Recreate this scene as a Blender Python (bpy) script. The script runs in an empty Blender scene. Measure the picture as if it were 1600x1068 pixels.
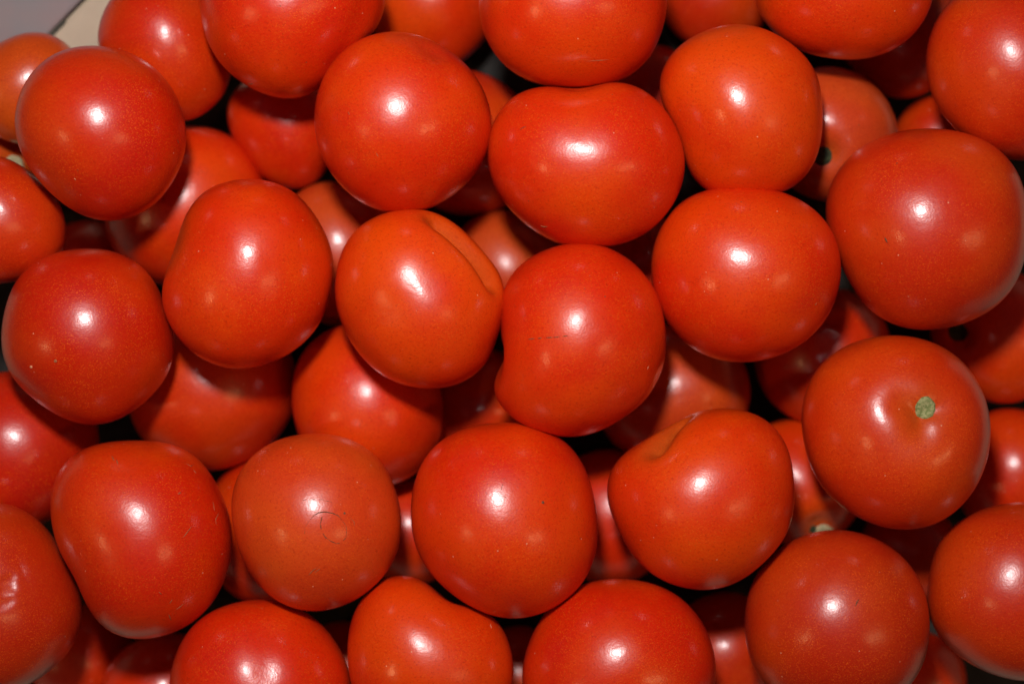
import bpy, bmesh, math, random
import numpy as np
from mathutils import Vector

# ------------------------------------------------------------------ camera, world, lamps, exposure
S = bpy.context.scene
COL = S.collection
H = 0.64                      # camera height above the datum (metres)
SW = 0.72                     # sensor width / focal length (36 / 50)
cd = bpy.data.cameras.new('camera')
cam = bpy.data.objects.new('camera', cd); COL.objects.link(cam)
cam.location = (0, 0, H); cam.rotation_euler = (0, 0, 0)
cd.lens = 50; cd.sensor_width = 36; cd.clip_start = 0.01; cd.clip_end = 50
cd.dof.use_dof = True; cd.dof.focus_distance = H - 0.112; cd.dof.aperture_fstop = 3.8
S.camera = cam

W = bpy.data.worlds.new('World'); S.world = W; W.use_nodes = True
bg = W.node_tree.nodes['Background']
bg.inputs[0].default_value = (0.72, 0.80, 1.0, 1); bg.inputs[1].default_value = 0.017

S.view_settings.view_transform = 'Standard'; S.view_settings.look = 'None'
S.view_settings.exposure = 0.0; S.view_settings.gamma = 1.0
S.render.engine = 'CYCLES'
S.cycles.use_denoising = True
S.cycles.max_bounces = 8

def area_lamp(name, loc, target, size, power, color):
    d = bpy.data.lights.new(name, 'AREA'); d.shape = 'DISK'; d.size = size; d.energy = power; d.color = color
    o = bpy.data.objects.new(name, d); COL.objects.link(o); o.location = loc
    o.rotation_euler = (Vector(target) - Vector(loc)).to_track_quat('-Z', 'Y').to_euler()
    return o
area_lamp('flash_lamp', (-0.045, 0.19, 0.64), (0, -0.01, 0.09), 0.065, 3.2, (1.0, 0.965, 0.955))
area_lamp('ceiling_lamp', (-1.35, -0.45, 1.5), (0, 0, 0.08), 0.10, 2.2, (1.0, 0.58, 0.25))
area_lamp('ceiling_lamp', (0.98, -0.36, 1.75), (0, 0, 0.08), 0.08, 1.5, (1.0, 0.58, 0.25))
area_lamp('ceiling_lamp', (1.28, -0.30, 1.65), (0, 0, 0.08), 0.08, 1.3, (1.0, 0.58, 0.25))

# ------------------------------------------------------------------ helpers
def ray(px, py):
    return np.array([(px - 800) / 1600 * SW, -(py - 534) / 1600 * SW, -1.0])
def tag(o, label=None, cat=None, group=None, kind=None):
    if label: o['label'] = label
    if cat: o['category'] = cat
    if group: o['group'] = group
    if kind: o['kind'] = kind
    return o
def nn(nt, t, **kw):
    n = nt.nodes.new(t)
    for k, v in kw.items(): setattr(n, k, v)
    return n
def math_node(nt, op, a, b=None, clamp=False):
    n = nn(nt, 'ShaderNodeMath', operation=op); n.use_clamp = clamp
    for i, v in enumerate((a, b)):
        if v is None: continue
        if hasattr(v, 'links'): nt.links.new(v, n.inputs[i])
        else: n.inputs[i].default_value = v
    return n.outputs[0]
def mixc(nt, fac, a, b):
    n = nn(nt, 'ShaderNodeMix', data_type='RGBA')
    for s, v in ((n.inputs[0], fac), (n.inputs[6], a), (n.inputs[7], b)):
        if hasattr(v, 'links'): nt.links.new(v, s)
        elif isinstance(v, (int, float)): s.default_value = v
        else: s.default_value = (*v, 1)
    return n.outputs[2]
def noise(nt, vec, scale, detail=3, rough=0.5):
    n = nn(nt, 'ShaderNodeTexNoise'); n.inputs['Scale'].default_value = scale
    n.inputs['Detail'].default_value = detail; n.inputs['Roughness'].default_value = rough
    nt.links.new(vec, n.inputs['Vector']); return n.outputs[0]
def ramp(nt, v, a, b, x=0.0, y=1.0):
    n = nn(nt, 'ShaderNodeMapRange', interpolation_type='SMOOTHSTEP')
    nt.links.new(v, n.inputs[0]); n.inputs[1].default_value = a; n.inputs[2].default_value = b
    n.inputs[3].default_value = x; n.inputs[4].default_value = y; return n.outputs[0]
def new_mat(name):
    m = bpy.data.materials.new(name); m.use_nodes = True
    return m, m.node_tree, m.node_tree.nodes['Principled BSDF']

# ------------------------------------------------------------------ materials
def skin_material():
    m, nt, p = new_mat('tomato_skin'); L = nt.links.new
    tc = nn(nt, 'ShaderNodeTexCoord'); oi = nn(nt, 'ShaderNodeObjectInfo')
    off = nn(nt, 'ShaderNodeVectorMath', operation='SCALE'); off.inputs[0].default_value = (7.1, 3.3, 5.7)
    L(oi.outputs['Random'], off.inputs['Scale'])
    add = nn(nt, 'ShaderNodeVectorMath', operation='ADD'); L(tc.outputs['Object'], add.inputs[0]); L(off.outputs[0], add.inputs[1])
    V = add.outputs[0]
    base = oi.outputs['Color']
    hsv = nn(nt, 'ShaderNodeHueSaturation'); hsv.inputs['Hue'].default_value = 0.508
    hsv.inputs['Saturation'].default_value = 1.0; hsv.inputs['Value'].default_value = 1.12
    L(base, hsv.inputs['Color'])
    c = mixc(nt, ramp(nt, noise(nt, V, 24, 2), 0.38, 0.68, 0, 0.7), base, hsv.outputs[0])
    dk = nn(nt, 'ShaderNodeHueSaturation'); dk.inputs['Hue'].default_value = 0.494; dk.inputs['Value'].default_value = 0.80
    L(base, dk.inputs['Color'])
    c = mixc(nt, ramp(nt, noise(nt, V, 37, 2), 0.52, 0.78, 0, 0.35), c, dk.outputs[0])
    # ripening tone round the stalk cavity
    at = nn(nt, 'ShaderNodeAttribute', attribute_name='shoulder')
    c = mixc(nt, at.outputs['Fac'], c, (0.48, 0.085, 0.008))
    # fine paler cells in the skin, patchy
    patch = ramp(nt, noise(nt, V, 55, 2), 0.36, 0.66, 0.4, 1.0)
    cells = ramp(nt, noise(nt, V, 2100, 1, 0.6), 0.54, 0.72)
    c = mixc(nt, math_node(nt, 'MULTIPLY', math_node(nt, 'MULTIPLY', patch, cells), 0.8), c, (0.82, 0.11, 0.006))
    c = mixc(nt, ramp(nt, noise(nt, V, 1100, 2, 0.7), 0.5, 0.75, 0, 0.5), c, (0.36, 0.010, 0.001))
    # dust grains: pale, and brown
    def dots(scale, rad, dens):
        v = nn(nt, 'ShaderNodeTexVoronoi'); v.inputs['Scale'].default_value = scale; L(V, v.inputs['Vector'])
        d = ramp(nt, v.outputs['Distance'], rad * 0.6, rad, 1, 0)
        s = nn(nt, 'ShaderNodeSeparateColor'); L(v.outputs['Color'], s.inputs[0])
        return math_node(nt, 'MULTIPLY', d, math_node(nt, 'LESS_THAN', s.outputs[0], dens))
    c = mixc(nt, math_node(nt, 'MULTIPLY', dots(190, 0.06, 0.35), 0.7), c, (0.80, 0.42, 0.26))
    c = mixc(nt, math_node(nt, 'MULTIPLY', dots(130, 0.05, 0.2), 0.8), c, (0.16, 0.06, 0.025))
    L(c, p.inputs['Base Color'])
    p.inputs['Roughness'].default_value = 0.40
    p.inputs['Specular IOR Level'].default_value = 0.42
    L(ramp(nt, noise(nt, V, 60, 3), 0.3, 0.7, 0.30, 0.40), p.inputs['Roughness'])
    p.inputs['IOR'].default_value = 1.42
    p.inputs['Subsurface Weight'].default_value = 0.12
    p.inputs['Subsurface Radius'].default_value = (1.0, 0.22, 0.08)
    p.inputs['Subsurface Scale'].default_value = 0.004
    p.inputs['Coat Weight'].default_value = 0.6
    L(ramp(nt, noise(nt, V, 45, 3), 0.3, 0.7, 0.19, 0.29), p.inputs['Coat Roughness'])
    p.inputs['Coat IOR'].default_value = 1.45
    # pits and unevenness
    b1 = nn(nt, 'ShaderNodeBump'); b1.inputs['Strength'].default_value = 0.22; b1.inputs['Distance'].default_value = 0.0006
    L(noise(nt, V, 160, 2), b1.inputs['Height'])
    b2 = nn(nt, 'ShaderNodeBump'); b2.inputs['Strength'].default_value = 0.3; b2.inputs['Distance'].default_value = 0.00012
    L(noise(nt, V, 1300, 2), b2.inputs['Height']); L(b1.outputs[0], b2.inputs['Normal'])
    L(b2.outputs[0], p.inputs['Normal']); L(b2.outputs[0], p.inputs['Coat Normal'])
    return m
def plain_material(name, c1, c2, scale, rough, bump=0.3, dist=0.0003):
    m, nt, p = new_mat(name); L = nt.links.new
    tc = nn(nt, 'ShaderNodeTexCoord'); V = tc.outputs['Object']
    L(mixc(nt, ramp(nt, noise(nt, V, scale, 4, 0.6), 0.35, 0.65), c1, c2), p.inputs['Base Color'])
    p.inputs['Roughness'].default_value = rough
    b = nn(nt, 'ShaderNodeBump'); b.inputs['Strength'].default_value = bump; b.inputs['Distance'].default_value = dist
    L(noise(nt, V, scale * 2, 3), b.inputs['Height']); L(b.outputs[0], p.inputs['Normal'])
    return m
SKIN = skin_material()
M_SCAR = plain_material('stem_scar_cork', (0.15, 0.18, 0.05), (0.35, 0.33, 0.14), 900, 0.8, 0.8)
M_PALE = plain_material('pale_stem_cork', (0.30, 0.29, 0.16), (0.50, 0.38, 0.20), 500, 0.7, 0.6)
M_DARK = plain_material('dark_stem_hole', (0.012, 0.016, 0.006), (0.05, 0.06, 0.02), 600, 0.9, 0.6)
M_MARK = plain_material('dry_skin_crack', (0.20, 0.075, 0.03), (0.10, 0.035, 0.015), 1500, 0.8, 0.5)
M_FAINT = plain_material('faint_skin_scuff', (0.42, 0.12, 0.04), (0.30, 0.09, 0.03), 1500, 0.7, 0.5)
M_SCRATCH = plain_material('healed_scratch', (0.30, 0.10, 0.04), (0.16, 0.05, 0.02), 1500, 0.8, 0.5)
M_PALEMARK = plain_material('pale_skin_flake', (0.75, 0.35, 0.2), (0.65, 0.2, 0.08), 1500, 0.6, 0.5)
M_TRAY = plain_material('grey_tray_board', (0.022, 0.02, 0.018), (0.04, 0.036, 0.033), 60, 0.85)
M_TRAY.node_tree.nodes['Principled BSDF'].inputs['Specular IOR Level'].default_value = 0.1
M_BEIGE = plain_material('beige_board', (0.74, 0.60, 0.44), (0.66, 0.53, 0.39), 40, 0.8)
M_LINER = plain_material('grey_lilac_card', (0.22, 0.215, 0.23), (0.30, 0.21, 0.21), 14, 0.75)
M_SLOT_SHADE = plain_material('painted_slot_shade', (0.05, 0.045, 0.035), (0.08, 0.07, 0.05), 200, 0.9)  # dark colour standing in for shade in the corner gap

# ------------------------------------------------------------------ tomatoes
def sphere_data(sub):
    b = bmesh.new(); bmesh.ops.create_icosphere(b, subdivisions=sub, radius=1); b.verts.ensure_lookup_table()
    v = np.array([x.co[:] for x in b.verts]); f = np.array([[y.index for y in x.verts] for x in b.faces]); b.free()
    v /= np.linalg.norm(v, axis=1)[:, None]
    return v, f
SPH = {5: sphere_data(5), 6: sphere_data(6)}

class Body:
    """a tomato's skin as a radius over directions; local axes u (right), v (up), w (towards the lens)"""
    def __init__(s, cx, cy, z, pts, order, flat, grooves, lam=1.0):
        r = ray(cx, cy); t = H - z
        s.c = np.array([0, 0, H]) + r * t
        s.w = -r / np.linalg.norm(r)
        s.u = np.cross([0, 1, 0], s.w); s.u /= np.linalg.norm(s.u)
        s.v = np.cross(s.w, s.u)
        P = []
        for (x, y) in pts:
            q = ray(x, y); k = np.dot(s.c - [0, 0, H], s.w) / np.dot(q, s.w)
            d = np.array([0, 0, H]) + q * k - s.c
            P.append((np.dot(d, s.u), np.dot(d, s.v)))
        P = np.array(P); ph = np.arctan2(P[:, 1], P[:, 0]); R = np.hypot(P[:, 0], P[:, 1])
        A = [np.ones_like(ph)]
        for n in range(1, order + 1): A += [np.cos(n * ph), np.sin(n * ph)]
        A = np.array(A).T; reg = [0.0]
        for n in range(1, order + 1): reg += [0.015 * lam * n * n] * 2
        M = A.T @ A + np.diag(reg) * len(ph) / 6
        s.co = np.linalg.solve(M, A.T @ R); s.order = order
        s.R0 = s.co[0]; s.Rw = s.R0 * flat
        s.g = grooves
        q = np.random.RandomState(int(cx*7+cy) % 9999)
        s.nz = [(q.normal(size=3) * f, q.uniform(0, 6.28), a) for f, a in ((1.3, .007), (1.6, .006), (2.4, .004), (2.6, .004), (3.6, .0022), (4.2, .0018), (5, .0012))]
        s.pxm = SW / 1600 * t * np.linalg.norm(r)
    def arc(s, D, G):
        pts = np.array(G['p'], float); pts /= np.linalg.norm(pts, axis=1)[:, None]
        if len(pts) > 1:
            f = []
            for a, b in zip(pts[:-1], pts[1:]):
                for k in np.linspace(0, 1, 14): f.append(a * (1 - k) + b * k)
            pts = np.array(f); pts /= np.linalg.norm(pts, axis=1)[:, None]
        ang = np.arccos(np.clip(D @ pts.T, -1, 1))
        return ang.min(axis=1) if len(pts) == 1 else (-np.log(np.exp(-ang * 40).sum(axis=1)) / 40 + 0.03).clip(0)
    def rad(s, D):
        sp = np.hypot(D[:, 0], D[:, 1]); ph = np.arctan2(D[:, 1], D[:, 0])
        r = s.R0 * sp**2 + s.Rw * D[:, 2]**2
        low = np.where(D[:, 2] < 0, 1.0, 1.0)
        k = 1
        for n in range(1, s.order + 1):
            r = r + sp**n * (s.co[k] * np.cos(n * ph) + s.co[k+1] * np.sin(n * ph)) * low; k += 2
        for G in s.g:
            a = s.arc(D, G)
            if G.get('kind') == 'pit': g = 1 / (1 + (a / G['s'])**2)**1.6
            else: g = np.exp(-(a / G['s'])**2)
            if 'lobes' in G:      # ribs that fan out from the cavity
                d0 = np.array(G['p'][0], float); d0 /= np.linalg.norm(d0)
                e = np.cross(d0, [0.3, 0.9, 0.1]); e /= np.linalg.norm(e); f = np.cross(d0, e)
                psi = np.arctan2(D @ f, D @ e)
                g = g * (1 + 0.28 * np.cos(G['lobes'] * psi + 1.0) * np.clip(a / G['s'], 0, 1))
            r = r * (1 - G['d'] * g)
        for (kv, f0, a) in s.nz: r = r + s.R0 * a * np.sin(D @ kv + f0)
        return r
    def shade(s, D):
        t = np.zeros(len(D))
        for G in s.g:
            if 'tone' in G: t = np.maximum(t, G['tone'] * np.exp(-(s.arc(D, G) / (G['s'] * G.get('tw', 1.5)))**2))
        return t
    def world(s, D):
        L = D * s.rad(D)[:, None]
        return L[:, :1] * s.u + L[:, 1:2] * s.v + L[:, 2:] * s.w      # relative to centre
    def at(s, px, py):
        """direction whose skin point shows at a picture point"""
        q = ray(px, py); k = np.dot(s.c - [0, 0, H], s.w) / np.dot(q, s.w)
        d = np.array([0, 0, H]) + q * k - s.c
        a, b = np.dot(d, s.u), np.dot(d, s.v); D = np.array([a / s.R0, b / s.R0, 0.0])
        n = math.hypot(D[0], D[1])
        if n > 0.97: D[:2] *= 0.97 / n
        D[2] = math.sqrt(1 - D[0]**2 - D[1]**2)
        for _ in range(8):
            r = s.rad(D[None])[0]; e = np.array([a / r, b / r]); m = math.hypot(*e)
            if m > 0.985: e *= 0.985 / m
            D = np.array([e[0], e[1], math.sqrt(1 - e[0]**2 - e[1]**2)])
        return D

def mesh_obj(name, V, F, mat, smooth=True):
    me = bpy.data.meshes.new(name)
    me.from_pydata([tuple(x) for x in V], [], [tuple(x) for x in F]); me.materials.append(mat)
    if smooth: me.polygons.foreach_set('use_smooth', [True] * len(me.polygons))
    me.update()
    o = bpy.data.objects.new(name, me); COL.objects.link(o); return o

def tube(path, nrm, rads, sides=5):
    """tube along points; nrm unused but keeps the ring sitting on the skin"""
    V, F = [], []; n = len(path)
    for i, p in enumerate(path):
        t = path[min(i+1, n-1)] - path[max(i-1, 0)]; t = t / (np.linalg.norm(t) + 1e-12)
        a = nrm[i] - t * np.dot(nrm[i], t); a /= np.linalg.norm(a); b = np.cross(t, a)
        for k in range(sides):
            q = 2 * math.pi * k / sides
            V.append(p + rads[i] * (0.55 * math.cos(q) * a + math.sin(q) * b))
    for i in range(n - 1):
        for k in range(sides):
            F.append((i*sides+k, i*sides+(k+1) % sides, (i+1)*sides+(k+1) % sides, (i+1)*sides+k))
    F.append(tuple(range(sides))[::-1]); F.append(tuple((n-1)*sides + k for k in range(sides)))
    return V, F
def skin_points(B, pts, step=2.0):
    f = []
    for (a, b), (c, d) in zip(pts[:-1], pts[1:]):
        k = max(2, int(math.hypot(c-a, d-b) / step))
        for j in range(k): f.append((a + (c-a)*j/k, b + (d-b)*j/k))
    f.append(pts[-1])
    D = np.array([B.at(*q) for q in f]); P = B.world(D)
    N = D[:, :1] * B.u + D[:, 1:2] * B.v + D[:, 2:] * B.w
    return P, N
rnd = random.Random(5)
def marking(B, parent, pts, width_px, name='skin_crack', mat=None, label=None, broken=0.0):
    """a dry crack or scuff that lies on the skin along picture points"""
    P, N = skin_points(B, pts, 1.5)
    n = len(P); V, F = [], []; i = 0
    while i < n - 2:
        j = n if broken == 0 else min(n, i + rnd.randint(4, 9))
        if j - i >= 3:
            seg, nr = P[i:j], N[i:j]
            w = [max(0.15, math.sin(math.pi * (q + .6) / (len(seg) + .2))) * width_px * 0.5 * B.pxm * rnd.uniform(.7, 1.2) for q in range(len(seg))]
            v, f = tube(seg, nr, w); k = len(V); V += v; F += [tuple(x + k for x in y) for y in f]
        i = j + (rnd.randint(1, 3) if broken and rnd.random() < broken else -1 if broken else 0)
        if broken == 0: break
    o = mesh_obj(name, V, F, mat or M_MARK); o.parent = parent
    if label: o['label'] = label
    return o
def disc(B, parent, px, py, rpx, name, mat, thick=0.12, sink=0.0, label=None, ring=True):
    """corky round scar set in the skin"""
    D0 = B.at(px, py) if not isinstance(px, tuple) else np.array(px) / np.linalg.norm(px)
    e = np.cross(D0, [0, 1, 0.2]); e /= np.linalg.norm(e); f = np.cross(D0, e)
    V, F = [], []; K, Rn = 20, 5; ang = rpx * B.pxm / B.rad(D0[None])[0]
    jit = [rnd.uniform(.95, 1.05) for _ in range(K)]
    prof = [(0, .9), (.3, .55), (.55, 1.0), (.8, .9), (1.0, .0), (1.06, -.8)]
    rows = []
    for (q, h) in prof:
        row = []
        for k in range(K if q > 0 else 1):
            a = 2*math.pi*k/K; m = ang * q * (jit[k] if q else 1)
            D = D0 * math.cos(m) + (e * math.cos(a) + f * math.sin(a)) * math.sin(m)
            row.append(len(V)); pt = B.world(D[None])[0]; nrm = D[0]*B.u + D[1]*B.v + D[2]*B.w
            V.append(pt + nrm * (h * thick * (1 + .3*math.sin(a*3+q*9)) - sink) * rpx * B.pxm)
        rows.append(row)
    for a, b in zip(rows[:-1], rows[1:]):
        for k in range(K):
            if len(a) == 1: F.append((a[0], b[k], b[(k+1) % K]))
            else: F.append((a[k], b[k], b[(k+1) % K], a[(k+1) % K]))
    o = mesh_obj(name, V, F, mat); o.parent = parent
    if label: o['label'] = label
    return o

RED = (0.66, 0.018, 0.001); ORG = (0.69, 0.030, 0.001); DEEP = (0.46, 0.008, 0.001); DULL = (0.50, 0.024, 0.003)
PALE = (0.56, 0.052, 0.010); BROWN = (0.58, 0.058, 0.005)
TOM = {}
def T(key, label, layer, c, pts, tint=RED, order=5, flat=0.93, g=(), lam=1.0, sub=5, z=None, marks=()):
    TOM[key] = dict(label=label, layer=layer, c=c, pts=pts, tint=tint, order=order, flat=flat, g=list(g), lam=lam, sub=sub, marks=marks)
def circ(cx, cy, rx, ry=None, rot=0):
    ry = ry or rx; q = math.radians(rot)
    return [(cx + rx*math.cos(a)*math.cos(q) - ry*math.sin(a)*math.sin(q), cy + rx*math.cos(a)*math.sin(q) + ry*math.sin(a)*math.cos(q))
            for a in [i*math.pi/8 for i in range(16)]]
def mix(a, b, k): return tuple(x*(1-k) + y*k for x, y in zip(a, b))

#==DATA==
# upper layer
T('t1', 'round red tomato in front of the beige corner, near the top left', 0, (157,209),
  [(155,73),(190,78),(228,98),(265,133),(287,175),(292,215),(284,260),(262,300),(225,332),(172,347),(125,335),(80,303),(42,255),(24,205),(30,155),(52,112),(85,86),(120,75)], mix(RED,DEEP,.5), flat=.95)
T('a2', 'bright red broad tomato cut by the top edge, directly above the dark shaded one', 0, (452,20),
  [(314,0),(320,50),(350,105),(385,135),(440,155),(485,148),(520,120),(550,85),(590,45),(603,0),(314,-30),(340,-80),(400,-115),(470,-120),(540,-100),(590,-50)], RED, order=5,
  g=[dict(p=[(.75,.1,.55),(.55,-.55,.5)], d=.045, s=.22)])
T('t3', 'big bright red tomato left of the wide dented one in the upper middle', 0, (626,191),
  [(620,50),(655,55),(690,70),(730,103),(757,145),(766,190),(760,235),(737,275),(700,310),(652,331),(600,330),(545,303),(508,255),(489,200),(497,140),(520,98),(550,68),(585,54)], mix(RED,ORG,.3),
  g=[dict(p=[(.35,.80,.45)], d=.05, s=.22)])
T('t4', 'wide bright red tomato with a shallow dip in its top edge, upper middle', 0, (914,259),
  [(905,138),(950,129),(985,133),(1020,152),(1048,188),(1067,235),(1063,290),(1037,338),(990,372),(935,386),(878,381),(820,348),(780,300),(763,245),(770,195),(795,160),(825,141),(860,136)], mix(RED,ORG,.2), order=6, lam=.5, flat=.9,
  g=[dict(p=[(-.05,.98,.18)], d=.075, s=.22, tone=.3), dict(p=[(0,-.2,1),(0,.5,.9)], d=.010, s=.28)])
T('t5', 'bright red tomato cut by the top edge, resting above the wide dented one', 0, (893,5),
  [(748,-5),(752,45),(780,95),(830,130),(880,139),(950,133),(1000,105),(1030,60),(1041,0),(1030,-60),(980,-110),(900,-130),(820,-115),(765,-60)], mix(RED,ORG,.1), flat=.95)
T('t6', 'orange red tomato in the upper right middle, its tall oval top free of others', 0, (1161,172),
  [(1150,42),(1180,42),(1215,54),(1255,85),(1281,130),(1288,180),(1280,230),(1262,272),(1240,298),(1200,305),(1150,310),(1100,300),(1075,262),(1062,220),(1036,170),(1032,130),(1045,92),(1070,64),(1110,46)], ORG, flat=.95)
T('t7', 'glossy red tomato right of the centre with its smooth face up', 0, (1166,430),
  [(1150,293),(1190,294),(1230,303),(1275,332),(1305,378),(1314,425),(1303,475),(1280,513),(1245,545),(1200,563),(1145,567),(1085,547),(1040,503),(1020,455),(1019,400),(1033,355),(1060,318),(1100,299)], RED, flat=.92)
T('t8', 'orange red tomato cut by the top edge, right of the upper middle', 0, (1317,-30),
  [(1178,-5),(1200,42),(1240,75),(1280,90),(1312,94),(1370,88),(1420,60),(1455,5),(1460,-50),(1430,-120),(1330,-165),(1220,-130),(1180,-70)], ORG)
T('t9', 'red tomato cut by the right edge in the upper right corner', 0, (1588,108),
  [(1485,0),(1458,45),(1447,105),(1463,160),(1497,207),(1545,238),(1600,250),(1660,230),(1710,190),(1730,110),(1700,30),(1640,-20),(1560,-30)], mix(DULL,RED,.5), flat=.92)
T('t10', 'largest red tomato, against the right edge with a tiny dark scar on its left side', 0, (1448,358),
  [(1460,203),(1500,207),(1540,221),(1575,250),(1598,290),(1607,345),(1600,410),(1585,450),(1550,485),(1485,511),(1430,514),(1375,496),(1335,452),(1308,400),(1290,345),(1300,285),(1335,238),(1365,219),(1410,207)], mix(RED,DULL,.6), flat=.92)
T('t11', 'bright orange red tomato with a flattened left side, left of the folded one', 0, (394,428),
  [(385,280),(415,281),(445,292),(480,320),(505,355),(520,405),(514,465),(490,518),(445,556),(395,575),(335,567),(290,540),(264,497),(254,455),(259,425),(272,392),(284,355),(295,322),(325,298),(355,284)], mix(RED,ORG,.6), order=6, lam=.4, flat=.92,
  g=[dict(p=[(-.90,.40,.25)], d=.012, s=.2, tone=.3)])
T('t12', 'bright orange red tomato with a deep folded shoulder at its upper right, near the centre', 0, (655,467),
  [(640,327),(675,331),(705,345),(735,370),(765,402),(787,435),(789,475),(778,530),(742,585),(690,607),(640,603),(588,579),(550,535),(526,475),(526,425),(543,378),(575,345),(607,331)], ORG, order=6, lam=.5, flat=.94, sub=6,
  g=[dict(p=[(.22,.88,.34),(.50,.74,.44),(.76,.46,.46),(.88,.22,.42)], d=.19, s=.155, tone=.65, tw=1.5), dict(p=[(-.35,-.15,.9),(.08,.22,.97),(.3,.42,.85)], d=.03, s=.28), dict(p=[(.84,.55,-.1)], d=.06, s=.16)])
T('t13', 'red tomato with a thin straight scratch, in the centre of the picture', 0, (908,532),
  [(905,380),(940,384),(975,400),(1008,430),(1032,475),(1041,530),(1030,590),(1010,625),(985,645),(945,668),(892,683),(840,676),(797,648),(772,608),(771,580),(781,555),(779,500),(785,460),(803,422),(830,397),(865,384)], mix(RED,ORG,.15), order=6, lam=.35, flat=.95, sub=6,
  g=[dict(p=[(-.98,-.20,-.6),(-.98,-.20,0),(-.94,-.22,.26)], d=.095, s=.15, tone=.25), dict(p=[(-.86,-.50,.05)], d=-.03, s=.22), dict(p=[(.93,-.45,.15)], d=.03, s=.2)])
T('t14', 'round dark red tomato by the left edge, flecked with two small pale chips', 0, (137,525),
  [(140,390),(175,394),(210,408),(240,438),(260,490),(272,540),(266,575),(243,605),(205,645),(150,661),(95,650),(47,617),(13,570),(4,515),(20,455),(45,420),(75,400),(105,392)], mix(RED,DEEP,.7), flat=.94)
T('t15', 'small red tomato cut by the left edge, just above the dark red flecked one', 0, (5,343),
  [(0,243),(45,266),(85,303),(103,350),(97,395),(68,425),(40,438),(0,443),(-60,430),(-95,380),(-100,320),(-60,255)], mix(DULL,RED,.4))
T('t27', 'red tomato facing up with a round green stem scar, right side', 0, (1401,673),
  [(1395,522),(1430,525),(1465,536),(1505,568),(1533,610),(1547,655),(1547,700),(1530,750),(1495,795),(1430,827),(1370,820),(1315,793),(1275,745),(1256,695),(1254,640),(1270,592),(1300,553),(1345,530)], mix(ORG,DULL,.5), flat=.88, sub=6,
  g=[dict(p=[(.30,.22,.93)], d=.14, s=.34, tone=.55, tw=1.1, lobes=3), dict(p=[(.30,.22,.93)], d=.05, s=.12)])
T('t28', 'orange red tomato with a sharp notch in its upper left shoulder, lower right middle', 0, (1098,780),
  [(1130,638),(1165,640),(1195,652),(1222,685),(1240,735),(1240,790),(1222,845),(1180,890),(1140,915),(1095,922),(1040,910),(992,872),(960,820),(949,770),(958,725),(985,700),(1015,683),(1045,662),(1085,642)], ORG, order=6, lam=.5, flat=.94, sub=6,
  g=[dict(p=[(-.54,.58,.60),(-.46,.76,.44),(-.26,.94,.2)], d=.155, s=.14, tone=.8, tw=1.7)])
T('t31', 'dull red tomato cut by the right edge, near the bottom right', 0, (1582,922),
  [(1600,784),(1545,792),(1495,818),(1458,868),(1447,925),(1460,980),(1505,1027),(1550,1051),(1600,1062),(1670,1040),(1715,980),(1722,900),(1690,830)], mix(DULL,RED,.3))
T('t32', 'large red tomato at the bottom right with a small dark nick right of its shine', 0, (1307,966),
  [(1310,827),(1350,832),(1395,855),(1432,895),(1452,945),(1450,1005),(1428,1062),(1380,1100),(1310,1112),(1230,1098),(1185,1055),(1163,1000),(1164,945),(1185,890),(1225,850),(1265,833)], mix(DULL,DEEP,.25))
T('t34', 'red tomato cut by the bottom edge, right of the notched one', 0, (965,1040),
  [(955,903),(1000,906),(1045,922),(1085,953),(1108,992),(1118,1035),(1112,1090),(1070,1150),(965,1185),(860,1150),(815,1080),(822,1020),(848,960),(880,928),(915,908)], mix(RED,DEEP,.15))
T('t35', 'bright red tomato with a notched top right shoulder, cut by the bottom edge', 0, (672,1020),
  [(625,899),(660,905),(688,924),(712,940),(745,948),(780,975),(800,1025),(797,1080),(760,1130),(680,1145),(600,1130),(555,1085),(544,1020),(552,965),(575,925),(600,905)], mix(RED,ORG,.3), order=6, lam=.35,
  g=[dict(p=[(.30,.90,.15)], d=.07, s=.22)])
T('t36', 'red tomato with a double shine, cut by the bottom edge left of the notched one', 0, (406,1065),
  [(405,937),(450,944),(490,964),(520,995),(542,1035),(549,1075),(530,1140),(470,1185),(400,1195),(320,1180),(272,1130),(264,1070),(278,1012),(305,972),(350,946)], mix(RED,ORG,.1),
  g=[dict(p=[(.08,.1,1),(.05,.6,.75)], d=.035, s=.20)])
T('t37', 'dull orange tomato with a ring shaped crack on its face, lower left middle', 0, (494,816),
  [(500,678),(535,682),(575,700),(606,737),(624,785),(628,830),(615,875),(590,910),(548,942),(490,954),(432,941),(395,900),(370,850),(363,800),(370,750),(392,716),(425,692),(462,680)], mix(PALE,ORG,.45), flat=.93)
T('t38', 'tall red tomato with brown scuffs and a pinched lower left side, lower left', 0, (218,842),
  [(215,688),(255,692),(292,705),(330,742),(352,790),(363,840),(352,900),(325,950),(290,980),(250,994),(205,998),(160,978),(137,945),(118,905),(98,868),(84,828),(79,780),(92,735),(120,707),(160,692)], mix(RED,DEEP,.3), order=6, lam=.5,
  g=[dict(p=[(-.85,-.42,.3)], d=.01, s=.25)])
T('t39', 'large red tomato with a tiny dark dot on its right, bottom middle', 0, (788,813),
  [(790,662),(825,664),(862,676),(898,705),(920,755),(935,800),(935,845),(920,893),(888,933),(845,957),(795,963),(738,948),(690,913),(657,865),(642,815),(645,770),(665,722),(695,685),(735,667)], mix(RED,ORG,.1))
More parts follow.
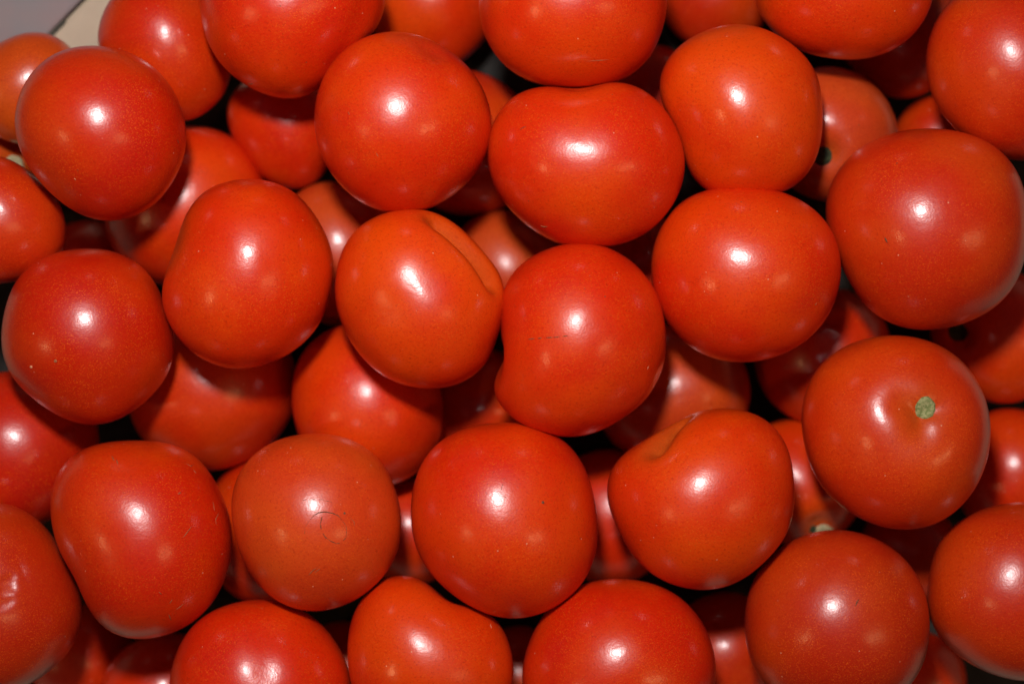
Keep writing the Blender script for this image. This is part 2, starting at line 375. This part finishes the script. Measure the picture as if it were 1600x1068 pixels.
T('t40', 'dull red tomato with small skin wrinkles, cut by the left edge at the bottom', 0, (-18,935),
  [(0,785),(45,800),(83,835),(110,880),(128,930),(125,985),(100,1030),(50,1068),(-30,1090),(-110,1060),(-160,990),(-165,900),(-120,825),(-60,790)], mix(DULL,DEEP,.4), flat=.9,
  g=[dict(p=[(.12,.16,1),(.28,.24,.95)], d=.022, s=.042), dict(p=[(.12,.05,1),(.27,.12,.95)], d=.022, s=.042), dict(p=[(.12,-.08,1),(.24,-.03,.95)], d=.018, s=.04)], sub=6)
# lower layer, seen between the upper ones
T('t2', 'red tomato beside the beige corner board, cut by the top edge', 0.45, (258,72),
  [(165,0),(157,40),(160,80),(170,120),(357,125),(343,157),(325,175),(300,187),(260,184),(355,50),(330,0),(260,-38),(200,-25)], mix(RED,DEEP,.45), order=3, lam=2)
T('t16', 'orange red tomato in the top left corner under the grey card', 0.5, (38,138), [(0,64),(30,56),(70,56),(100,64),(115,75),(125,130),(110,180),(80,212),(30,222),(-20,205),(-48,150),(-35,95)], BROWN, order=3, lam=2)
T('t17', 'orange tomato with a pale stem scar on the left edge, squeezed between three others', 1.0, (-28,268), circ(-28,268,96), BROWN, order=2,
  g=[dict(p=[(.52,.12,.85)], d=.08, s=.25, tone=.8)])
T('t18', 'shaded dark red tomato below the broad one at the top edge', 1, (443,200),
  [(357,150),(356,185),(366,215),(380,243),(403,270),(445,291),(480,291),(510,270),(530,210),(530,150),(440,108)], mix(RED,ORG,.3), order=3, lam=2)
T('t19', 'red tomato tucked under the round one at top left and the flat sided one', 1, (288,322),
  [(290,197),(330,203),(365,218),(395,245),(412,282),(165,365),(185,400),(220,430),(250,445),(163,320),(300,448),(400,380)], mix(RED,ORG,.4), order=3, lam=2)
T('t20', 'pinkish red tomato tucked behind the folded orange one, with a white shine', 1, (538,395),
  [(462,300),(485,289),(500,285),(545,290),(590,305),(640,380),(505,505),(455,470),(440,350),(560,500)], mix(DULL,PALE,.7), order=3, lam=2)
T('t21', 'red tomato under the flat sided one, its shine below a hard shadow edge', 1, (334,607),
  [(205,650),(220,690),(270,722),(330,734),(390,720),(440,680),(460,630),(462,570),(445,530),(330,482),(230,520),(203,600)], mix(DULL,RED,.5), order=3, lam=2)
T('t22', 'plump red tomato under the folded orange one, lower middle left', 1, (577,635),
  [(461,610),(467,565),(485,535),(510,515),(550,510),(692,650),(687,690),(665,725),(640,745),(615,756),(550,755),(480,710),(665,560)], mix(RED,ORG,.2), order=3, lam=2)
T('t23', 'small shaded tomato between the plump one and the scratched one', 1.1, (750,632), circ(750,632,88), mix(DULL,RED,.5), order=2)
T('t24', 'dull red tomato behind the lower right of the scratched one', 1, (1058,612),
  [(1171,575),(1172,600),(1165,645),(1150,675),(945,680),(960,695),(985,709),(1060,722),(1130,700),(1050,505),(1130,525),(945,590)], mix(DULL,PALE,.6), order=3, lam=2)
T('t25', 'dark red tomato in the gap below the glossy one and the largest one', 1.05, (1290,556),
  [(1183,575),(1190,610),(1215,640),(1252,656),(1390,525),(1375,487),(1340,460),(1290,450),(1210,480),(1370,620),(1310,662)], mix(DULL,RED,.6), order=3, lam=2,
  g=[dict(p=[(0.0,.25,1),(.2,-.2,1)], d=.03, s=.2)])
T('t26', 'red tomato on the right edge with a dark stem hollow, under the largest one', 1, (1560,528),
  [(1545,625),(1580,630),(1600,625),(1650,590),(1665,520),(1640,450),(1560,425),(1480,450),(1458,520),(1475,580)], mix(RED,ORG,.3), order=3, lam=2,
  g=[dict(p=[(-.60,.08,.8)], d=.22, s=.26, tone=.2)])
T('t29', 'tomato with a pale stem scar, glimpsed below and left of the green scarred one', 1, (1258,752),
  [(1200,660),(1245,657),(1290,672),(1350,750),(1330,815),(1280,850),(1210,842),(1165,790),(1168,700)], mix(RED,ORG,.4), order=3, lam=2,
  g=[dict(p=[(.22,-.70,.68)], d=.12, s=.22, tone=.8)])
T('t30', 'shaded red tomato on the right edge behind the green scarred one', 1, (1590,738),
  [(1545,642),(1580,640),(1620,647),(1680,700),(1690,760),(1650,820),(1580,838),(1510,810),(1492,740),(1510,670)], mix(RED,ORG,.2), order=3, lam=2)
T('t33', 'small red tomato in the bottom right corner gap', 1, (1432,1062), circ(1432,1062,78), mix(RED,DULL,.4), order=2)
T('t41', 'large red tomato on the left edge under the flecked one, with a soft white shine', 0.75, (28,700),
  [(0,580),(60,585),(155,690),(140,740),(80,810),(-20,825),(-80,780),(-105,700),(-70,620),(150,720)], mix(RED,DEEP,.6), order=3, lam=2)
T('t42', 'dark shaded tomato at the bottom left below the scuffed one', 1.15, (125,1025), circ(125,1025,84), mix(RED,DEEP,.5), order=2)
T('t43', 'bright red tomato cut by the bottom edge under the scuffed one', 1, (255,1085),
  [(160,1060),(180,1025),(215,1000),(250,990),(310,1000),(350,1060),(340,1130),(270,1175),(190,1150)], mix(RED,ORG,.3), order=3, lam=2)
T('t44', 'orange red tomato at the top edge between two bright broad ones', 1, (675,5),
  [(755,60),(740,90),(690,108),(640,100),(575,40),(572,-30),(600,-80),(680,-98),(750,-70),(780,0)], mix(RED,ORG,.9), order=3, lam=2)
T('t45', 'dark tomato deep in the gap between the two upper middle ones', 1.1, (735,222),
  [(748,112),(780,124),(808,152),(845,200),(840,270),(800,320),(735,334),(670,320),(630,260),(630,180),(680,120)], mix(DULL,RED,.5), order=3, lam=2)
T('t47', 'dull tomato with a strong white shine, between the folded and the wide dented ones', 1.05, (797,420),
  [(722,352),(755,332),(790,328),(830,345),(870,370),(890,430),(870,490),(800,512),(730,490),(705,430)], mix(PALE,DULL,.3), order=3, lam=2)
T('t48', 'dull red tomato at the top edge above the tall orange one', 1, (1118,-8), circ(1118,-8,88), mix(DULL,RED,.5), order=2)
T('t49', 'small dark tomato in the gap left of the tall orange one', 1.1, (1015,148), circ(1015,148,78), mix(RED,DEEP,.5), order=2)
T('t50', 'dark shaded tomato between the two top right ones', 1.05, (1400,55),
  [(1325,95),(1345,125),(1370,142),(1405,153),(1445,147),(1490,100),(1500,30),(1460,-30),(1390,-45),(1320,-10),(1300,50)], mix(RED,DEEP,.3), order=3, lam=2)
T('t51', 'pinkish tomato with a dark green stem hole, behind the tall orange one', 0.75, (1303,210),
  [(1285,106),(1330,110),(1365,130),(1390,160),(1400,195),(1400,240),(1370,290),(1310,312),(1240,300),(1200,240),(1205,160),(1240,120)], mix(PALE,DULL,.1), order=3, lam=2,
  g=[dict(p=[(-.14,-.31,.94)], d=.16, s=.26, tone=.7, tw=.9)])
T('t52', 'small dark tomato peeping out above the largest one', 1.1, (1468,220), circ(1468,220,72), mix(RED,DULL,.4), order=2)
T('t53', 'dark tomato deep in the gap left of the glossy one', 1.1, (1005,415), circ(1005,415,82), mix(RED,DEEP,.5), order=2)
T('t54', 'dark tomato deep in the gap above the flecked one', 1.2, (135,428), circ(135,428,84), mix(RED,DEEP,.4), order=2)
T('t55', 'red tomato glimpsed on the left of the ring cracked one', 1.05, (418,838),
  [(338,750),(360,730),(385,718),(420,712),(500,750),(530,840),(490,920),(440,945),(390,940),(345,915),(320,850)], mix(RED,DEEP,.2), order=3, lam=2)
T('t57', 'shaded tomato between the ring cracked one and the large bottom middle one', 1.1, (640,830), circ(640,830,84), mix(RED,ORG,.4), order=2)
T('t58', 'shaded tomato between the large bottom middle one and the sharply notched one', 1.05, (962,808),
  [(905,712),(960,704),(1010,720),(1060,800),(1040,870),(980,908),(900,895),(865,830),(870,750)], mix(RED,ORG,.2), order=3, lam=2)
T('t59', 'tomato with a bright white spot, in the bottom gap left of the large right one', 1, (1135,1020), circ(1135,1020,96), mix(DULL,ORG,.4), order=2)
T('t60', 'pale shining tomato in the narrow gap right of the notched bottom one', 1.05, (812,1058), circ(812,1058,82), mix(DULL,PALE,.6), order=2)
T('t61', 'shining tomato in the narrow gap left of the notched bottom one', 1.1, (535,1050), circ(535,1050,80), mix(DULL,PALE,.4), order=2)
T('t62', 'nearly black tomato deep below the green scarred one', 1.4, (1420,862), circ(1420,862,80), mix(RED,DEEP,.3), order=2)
#==END==

# heights of the tomatoes' centres, settled so that neighbours touch
Z = {}
#==Z==
Z.update({'t1': 0.099, 'a2': 0.0885, 't3': 0.0915, 't4': 0.09, 't5': 0.09, 't6': 0.09, 't7': 0.09, 't8': 0.09, 't9': 0.09, 't10': 0.0908, 't11': 0.09, 't12': 0.09, 't13': 0.09, 't14': 0.09, 't15': 0.087, 't27': 0.09, 't28': 0.09, 't31': 0.09, 't32': 0.09, 't34': 0.09, 't35': 0.09, 't36': 0.09, 't37': 0.0907, 't38': 0.09, 't39': 0.09, 't40': 0.09, 't2': 0.0615, 't16': 0.065, 't17': 0.038, 't18': 0.035, 't19': 0.0353, 't20': 0.0275, 't21': 0.0331, 't22': 0.046, 't23': 0.0199, 't24': 0.029, 't25': 0.0267, 't26': 0.0258, 't29': 0.024, 't30': 0.0248, 't33': 0.0184, 't41': 0.0525, 't42': 0.019, 't43': 0.0337, 't44': 0.0259, 't45': 0.0262, 't47': 0.0227, 't48': 0.0212, 't49': 0.0184, 't50': 0.0239, 't51': 0.0517, 't52': 0.0168, 't53': 0.0195, 't54': 0.0201, 't55': 0.0283, 't57': 0.0201, 't58': 0.0254, 't59': 0.0234, 't60': 0.0195, 't61': 0.019, 't62': 0.019})
#==ENDZ==

BODY = {}
def build_all():
    for key, d in TOM.items():
        sub = d['sub'] if d['layer'] < 0.8 else 5
        z = Z.get(key, 0.09 - 0.05 * d['layer'])
        B = Body(d['c'][0], d['c'][1], z, d['pts'], d['order'], d['flat'], d['g'], d['lam'])
        if not any(G['p'][0][2] > 0.5 and G['d'] > .06 for G in d['g']):
            B.g = B.g + [dict(p=[(rnd.uniform(-.3, .3), rnd.uniform(-.3, .3), -1)], d=.12, s=.32, tone=.6)]
        D, F = SPH[sub]
        V = B.world(D)
        me = bpy.data.meshes.new('tomato')
        me.vertices.add(len(V)); me.vertices.foreach_set('co', V.astype(np.float32).ravel())
        me.loops.add(F.size); me.polygons.add(len(F))
        me.loops.foreach_set('vertex_index', F.astype(np.int32).ravel())
        me.polygons.foreach_set('loop_start', np.arange(0, F.size, 3, dtype=np.int32))
        me.polygons.foreach_set('use_smooth', np.ones(len(F), bool))
        me.update(calc_edges=True); me.validate()
        a = me.attributes.new('shoulder', 'FLOAT', 'POINT'); a.data.foreach_set('value', B.shade(D).astype(np.float32))
        me.materials.append(SKIN)
        o = bpy.data.objects.new('tomato', me); COL.objects.link(o); o.location = B.c
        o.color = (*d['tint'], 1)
        tag(o, d['label'], 'tomato', 'upper tomatoes heaped in the tray' if d['layer'] < .6 else 'lower tomatoes seen between the upper ones')
        BODY[key] = (B, o)
build_all()

# ------------------------------------------------------------------ stem scars, cracks and nicks on single tomatoes
def on(k): return BODY[k]
B, o = on('t27'); disc(B, o, 1443, 640, 14, 'stem_scar', M_SCAR, .2)
B, o = on('t17'); disc(B, o, 20, 260, 15, 'stem_scar', M_PALE, .15)
B, o = on('t51'); disc(B, o, 1287, 241, 13, 'stem_hole', M_DARK, .12)
B, o = on('t29'); disc(B, o, 1286, 832, 16, 'stem_scar', M_PALE, .15); disc(B, o, 1270, 824, 6, 'stem_hole', M_DARK, .4, .1)
B, o = on('t26'); disc(B, o, 1500, 519, 13, 'stem_hole', M_DARK, .15)
B, o = on('t13'); marking(B, o, [(829,530),(850,528),(870,527),(888,525)], 1.7, broken=.45, mat=M_SCRATCH)
B, o = on('t37')
marking(B, o, [(484,813),(490,806),(498,801),(508,800),(518,802),(527,806),(533,814)], 1.8)
marking(B, o, [(503,806),(500,818),(502,828),(507,837),(515,843),(524,847),(532,845),(538,838)], 1.4, broken=.25)
marking(B, o, [(538,838),(539,828),(538,820),(533,814)], .8, broken=.35)
marking(B, o, [(473,783),(485,781),(503,782),(517,786)], .6, broken=.6)
marking(B, o, [(484,813),(478,822),(477,832)], .7, broken=.6)
marking(B, o, [(544,809),(550,814),(551,822)], 1.0, mat=M_FAINT)
disc(B, o, 536, 802, 1.8, 'blossom_scar', M_MARK, .4)
B, o = on('t39'); disc(B, o, 845, 786, 2.2, 'blossom_scar', M_MARK, .4); marking(B, o, [(786,758),(783,768),(783,776),(792,779)], .7, broken=.2)
B, o = on('t10'); marking(B, o, [(1386,370),(1388,374),(1390,378)], 3.0, 'nick')
B, o = on('t32'); marking(B, o, [(1340,937),(1337,942),(1335,947)], 2.2, 'nick')
B, o = on('t14'); disc(B, o, 52, 571, 2.2, 'pale_chip', M_PALEMARK, .4); disc(B, o, 89, 562, 2.4, 'pale_chip', M_FAINT, .4)
B, o = on('t4'); marking(B, o, [(846,350),(852,352),(857,351)], 3.0, 'nick', M_FAINT); marking(B, o, [(816,205),(821,202),(826,200)], 1.3, 'nick')
B, o = on('a2'); marking(B, o, [(388,128),(392,130),(396,129)], 2.2, 'nick')
B, o = on('t1'); marking(B, o, [(274,219),(276,222),(277,225)], 1.3, 'nick'); marking(B, o, [(117,275),(119,277),(120,279)], 1.2, 'pale_chip', M_PALEMARK)
for k, segs in (('t38', [[(176,716),(180,724)],[(183,722),(186,730)],[(300,737),(304,742)],[(288,727),(296,731),(301,728)],[(329,785),(332,800)],[(338,802),(333,812),(334,820)],[(282,840),(290,830),(296,822)],[(247,920),(251,924)],[(263,938),(267,932)],[(272,948),(278,944),(285,938)],[(262,955),(266,965)],[(275,775),(280,772)]]),
                ('t35', [[(764,975),(766,982)]]), ('t7', [[(1270,475),(1273,471)]]), ('t5', [[(915,92),(950,90)]]),
                ('t37', [[(482,895),(488,888),(496,882)],[(492,890),(500,884)]]), ('t13', [[(1010,570),(1008,575)]]),
                ('t3', [[(590,237),(593,242)],[(548,176),(550,180)]])):
    B, o = on(k)
    for sg in segs:
        marking(B, o, sg, 1.5, 'scuff', M_PALEMARK if k in ('t13', 't35') else M_FAINT, broken=.0)

# ------------------------------------------------------------------ the tray
def slab(name, corners, thick, mat, parent=None, down=None):
    """board with given top corners (3-D) and a thickness along its normal"""
    c = [np.array(x, float) for x in corners]
    n = np.cross(c[1]-c[0], c[2]-c[0]); n /= np.linalg.norm(n)
    bm = bmesh.new(); a = [bm.verts.new(x) for x in c]; b = [bm.verts.new(x - n*thick) for x in c]; k = len(c)
    bm.faces.new(a); bm.faces.new(b[::-1])
    for i in range(k): bm.faces.new((a[i], b[i], b[(i+1) % k], a[(i+1) % k]))
    bmesh.ops.recalc_face_normals(bm, faces=bm.faces)
    bmesh.ops.bevel(bm, geom=list(bm.edges), offset=thick*.2, segments=2, affect='EDGES')
    me = bpy.data.meshes.new(name); bm.to_mesh(me); bm.free(); me.materials.append(mat)
    o = bpy.data.objects.new(name, me); COL.objects.link(o)
    if parent: o.parent = parent
    return o
FZ = -0.003
def wp(px, py, z):
    return np.array([0, 0, H]) + ray(px, py) * (H - z)
X0, X1, Y0, Y1 = -0.272, 0.264, -0.195, 0.188
tray = bpy.data.objects.new('produce_tray', None); COL.objects.link(tray)
tag(tray, 'shallow board tray that holds the heap, its beige corner showing top left', 'tray')
slab('tray_floor', [(X0, Y0, FZ), (X1, Y0, FZ), (X1, Y1, FZ), (X0, Y1, FZ)], .004, M_TRAY, tray)
t = .004; TH = .075
slab('side_wall', [(X0-t, Y0, FZ), (X0-t, Y1, FZ), (X0-t, Y1, TH), (X0-t, Y0, TH)], -t, M_BEIGE, tray)
slab('side_wall', [(X1, Y0, FZ), (X1, Y1, FZ), (X1, Y1, TH), (X1, Y0, TH)], -t, M_BEIGE, tray)
slab('side_wall', [(X0-t, Y0-t, FZ), (X1+t, Y0-t, FZ), (X1+t, Y0-t, TH), (X0-t, Y0-t, TH)], t, M_BEIGE, tray)
slab('side_wall', [(X0-t, Y1+t+.001, FZ), (X1+t, Y1+t+.001, FZ), (X1+t, Y1+t+.001, TH), (X0-t, Y1+t+.001, TH)], t, M_BEIGE, tray)

# folded corner: grey platform, beige panel dropping from its long edge, dark strip painted as the slot's shade under the fold
PZ = 0.034
e0, e1 = wp(127, -2, PZ), wp(57, 70, PZ)
dv = (e1 - e0) / np.linalg.norm(e1 - e0)
a0 = e0 + dv * ((Y1 - e0[1]) / dv[1])
a1 = e0 + dv * ((X0 - e0[0]) / dv[0])
cnr = np.array([X0, Y1, PZ])
slab('corner_platform', [a0, cnr, a1], .0025, M_LINER, tray)
inn = np.array([-dv[1], dv[0], 0]); inn = inn if inn[0] > 0 else -inn
dn = np.array([0, 0, 1.0])
q0, q1 = a0 + inn * .0006 - dn * .003, a1 + inn * .0006 - dn * .003
slab('corner_panel', [q0, q1, q1 - dn * (PZ - FZ - .003) + inn*.032, q0 - dn * (PZ - FZ - .003) + inn*.032], -.003, M_BEIGE, tray)
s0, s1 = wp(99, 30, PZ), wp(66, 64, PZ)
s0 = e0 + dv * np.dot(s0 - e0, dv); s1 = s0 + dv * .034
slab('slot_shade', [s0 + inn*.0025 - dn*.001, s1 + inn*.0025 - dn*.001, s1 + inn*.0025 - dn*.004, s0 + inn*.0025 - dn*.004], .0035, M_SLOT_SHADE, tray)
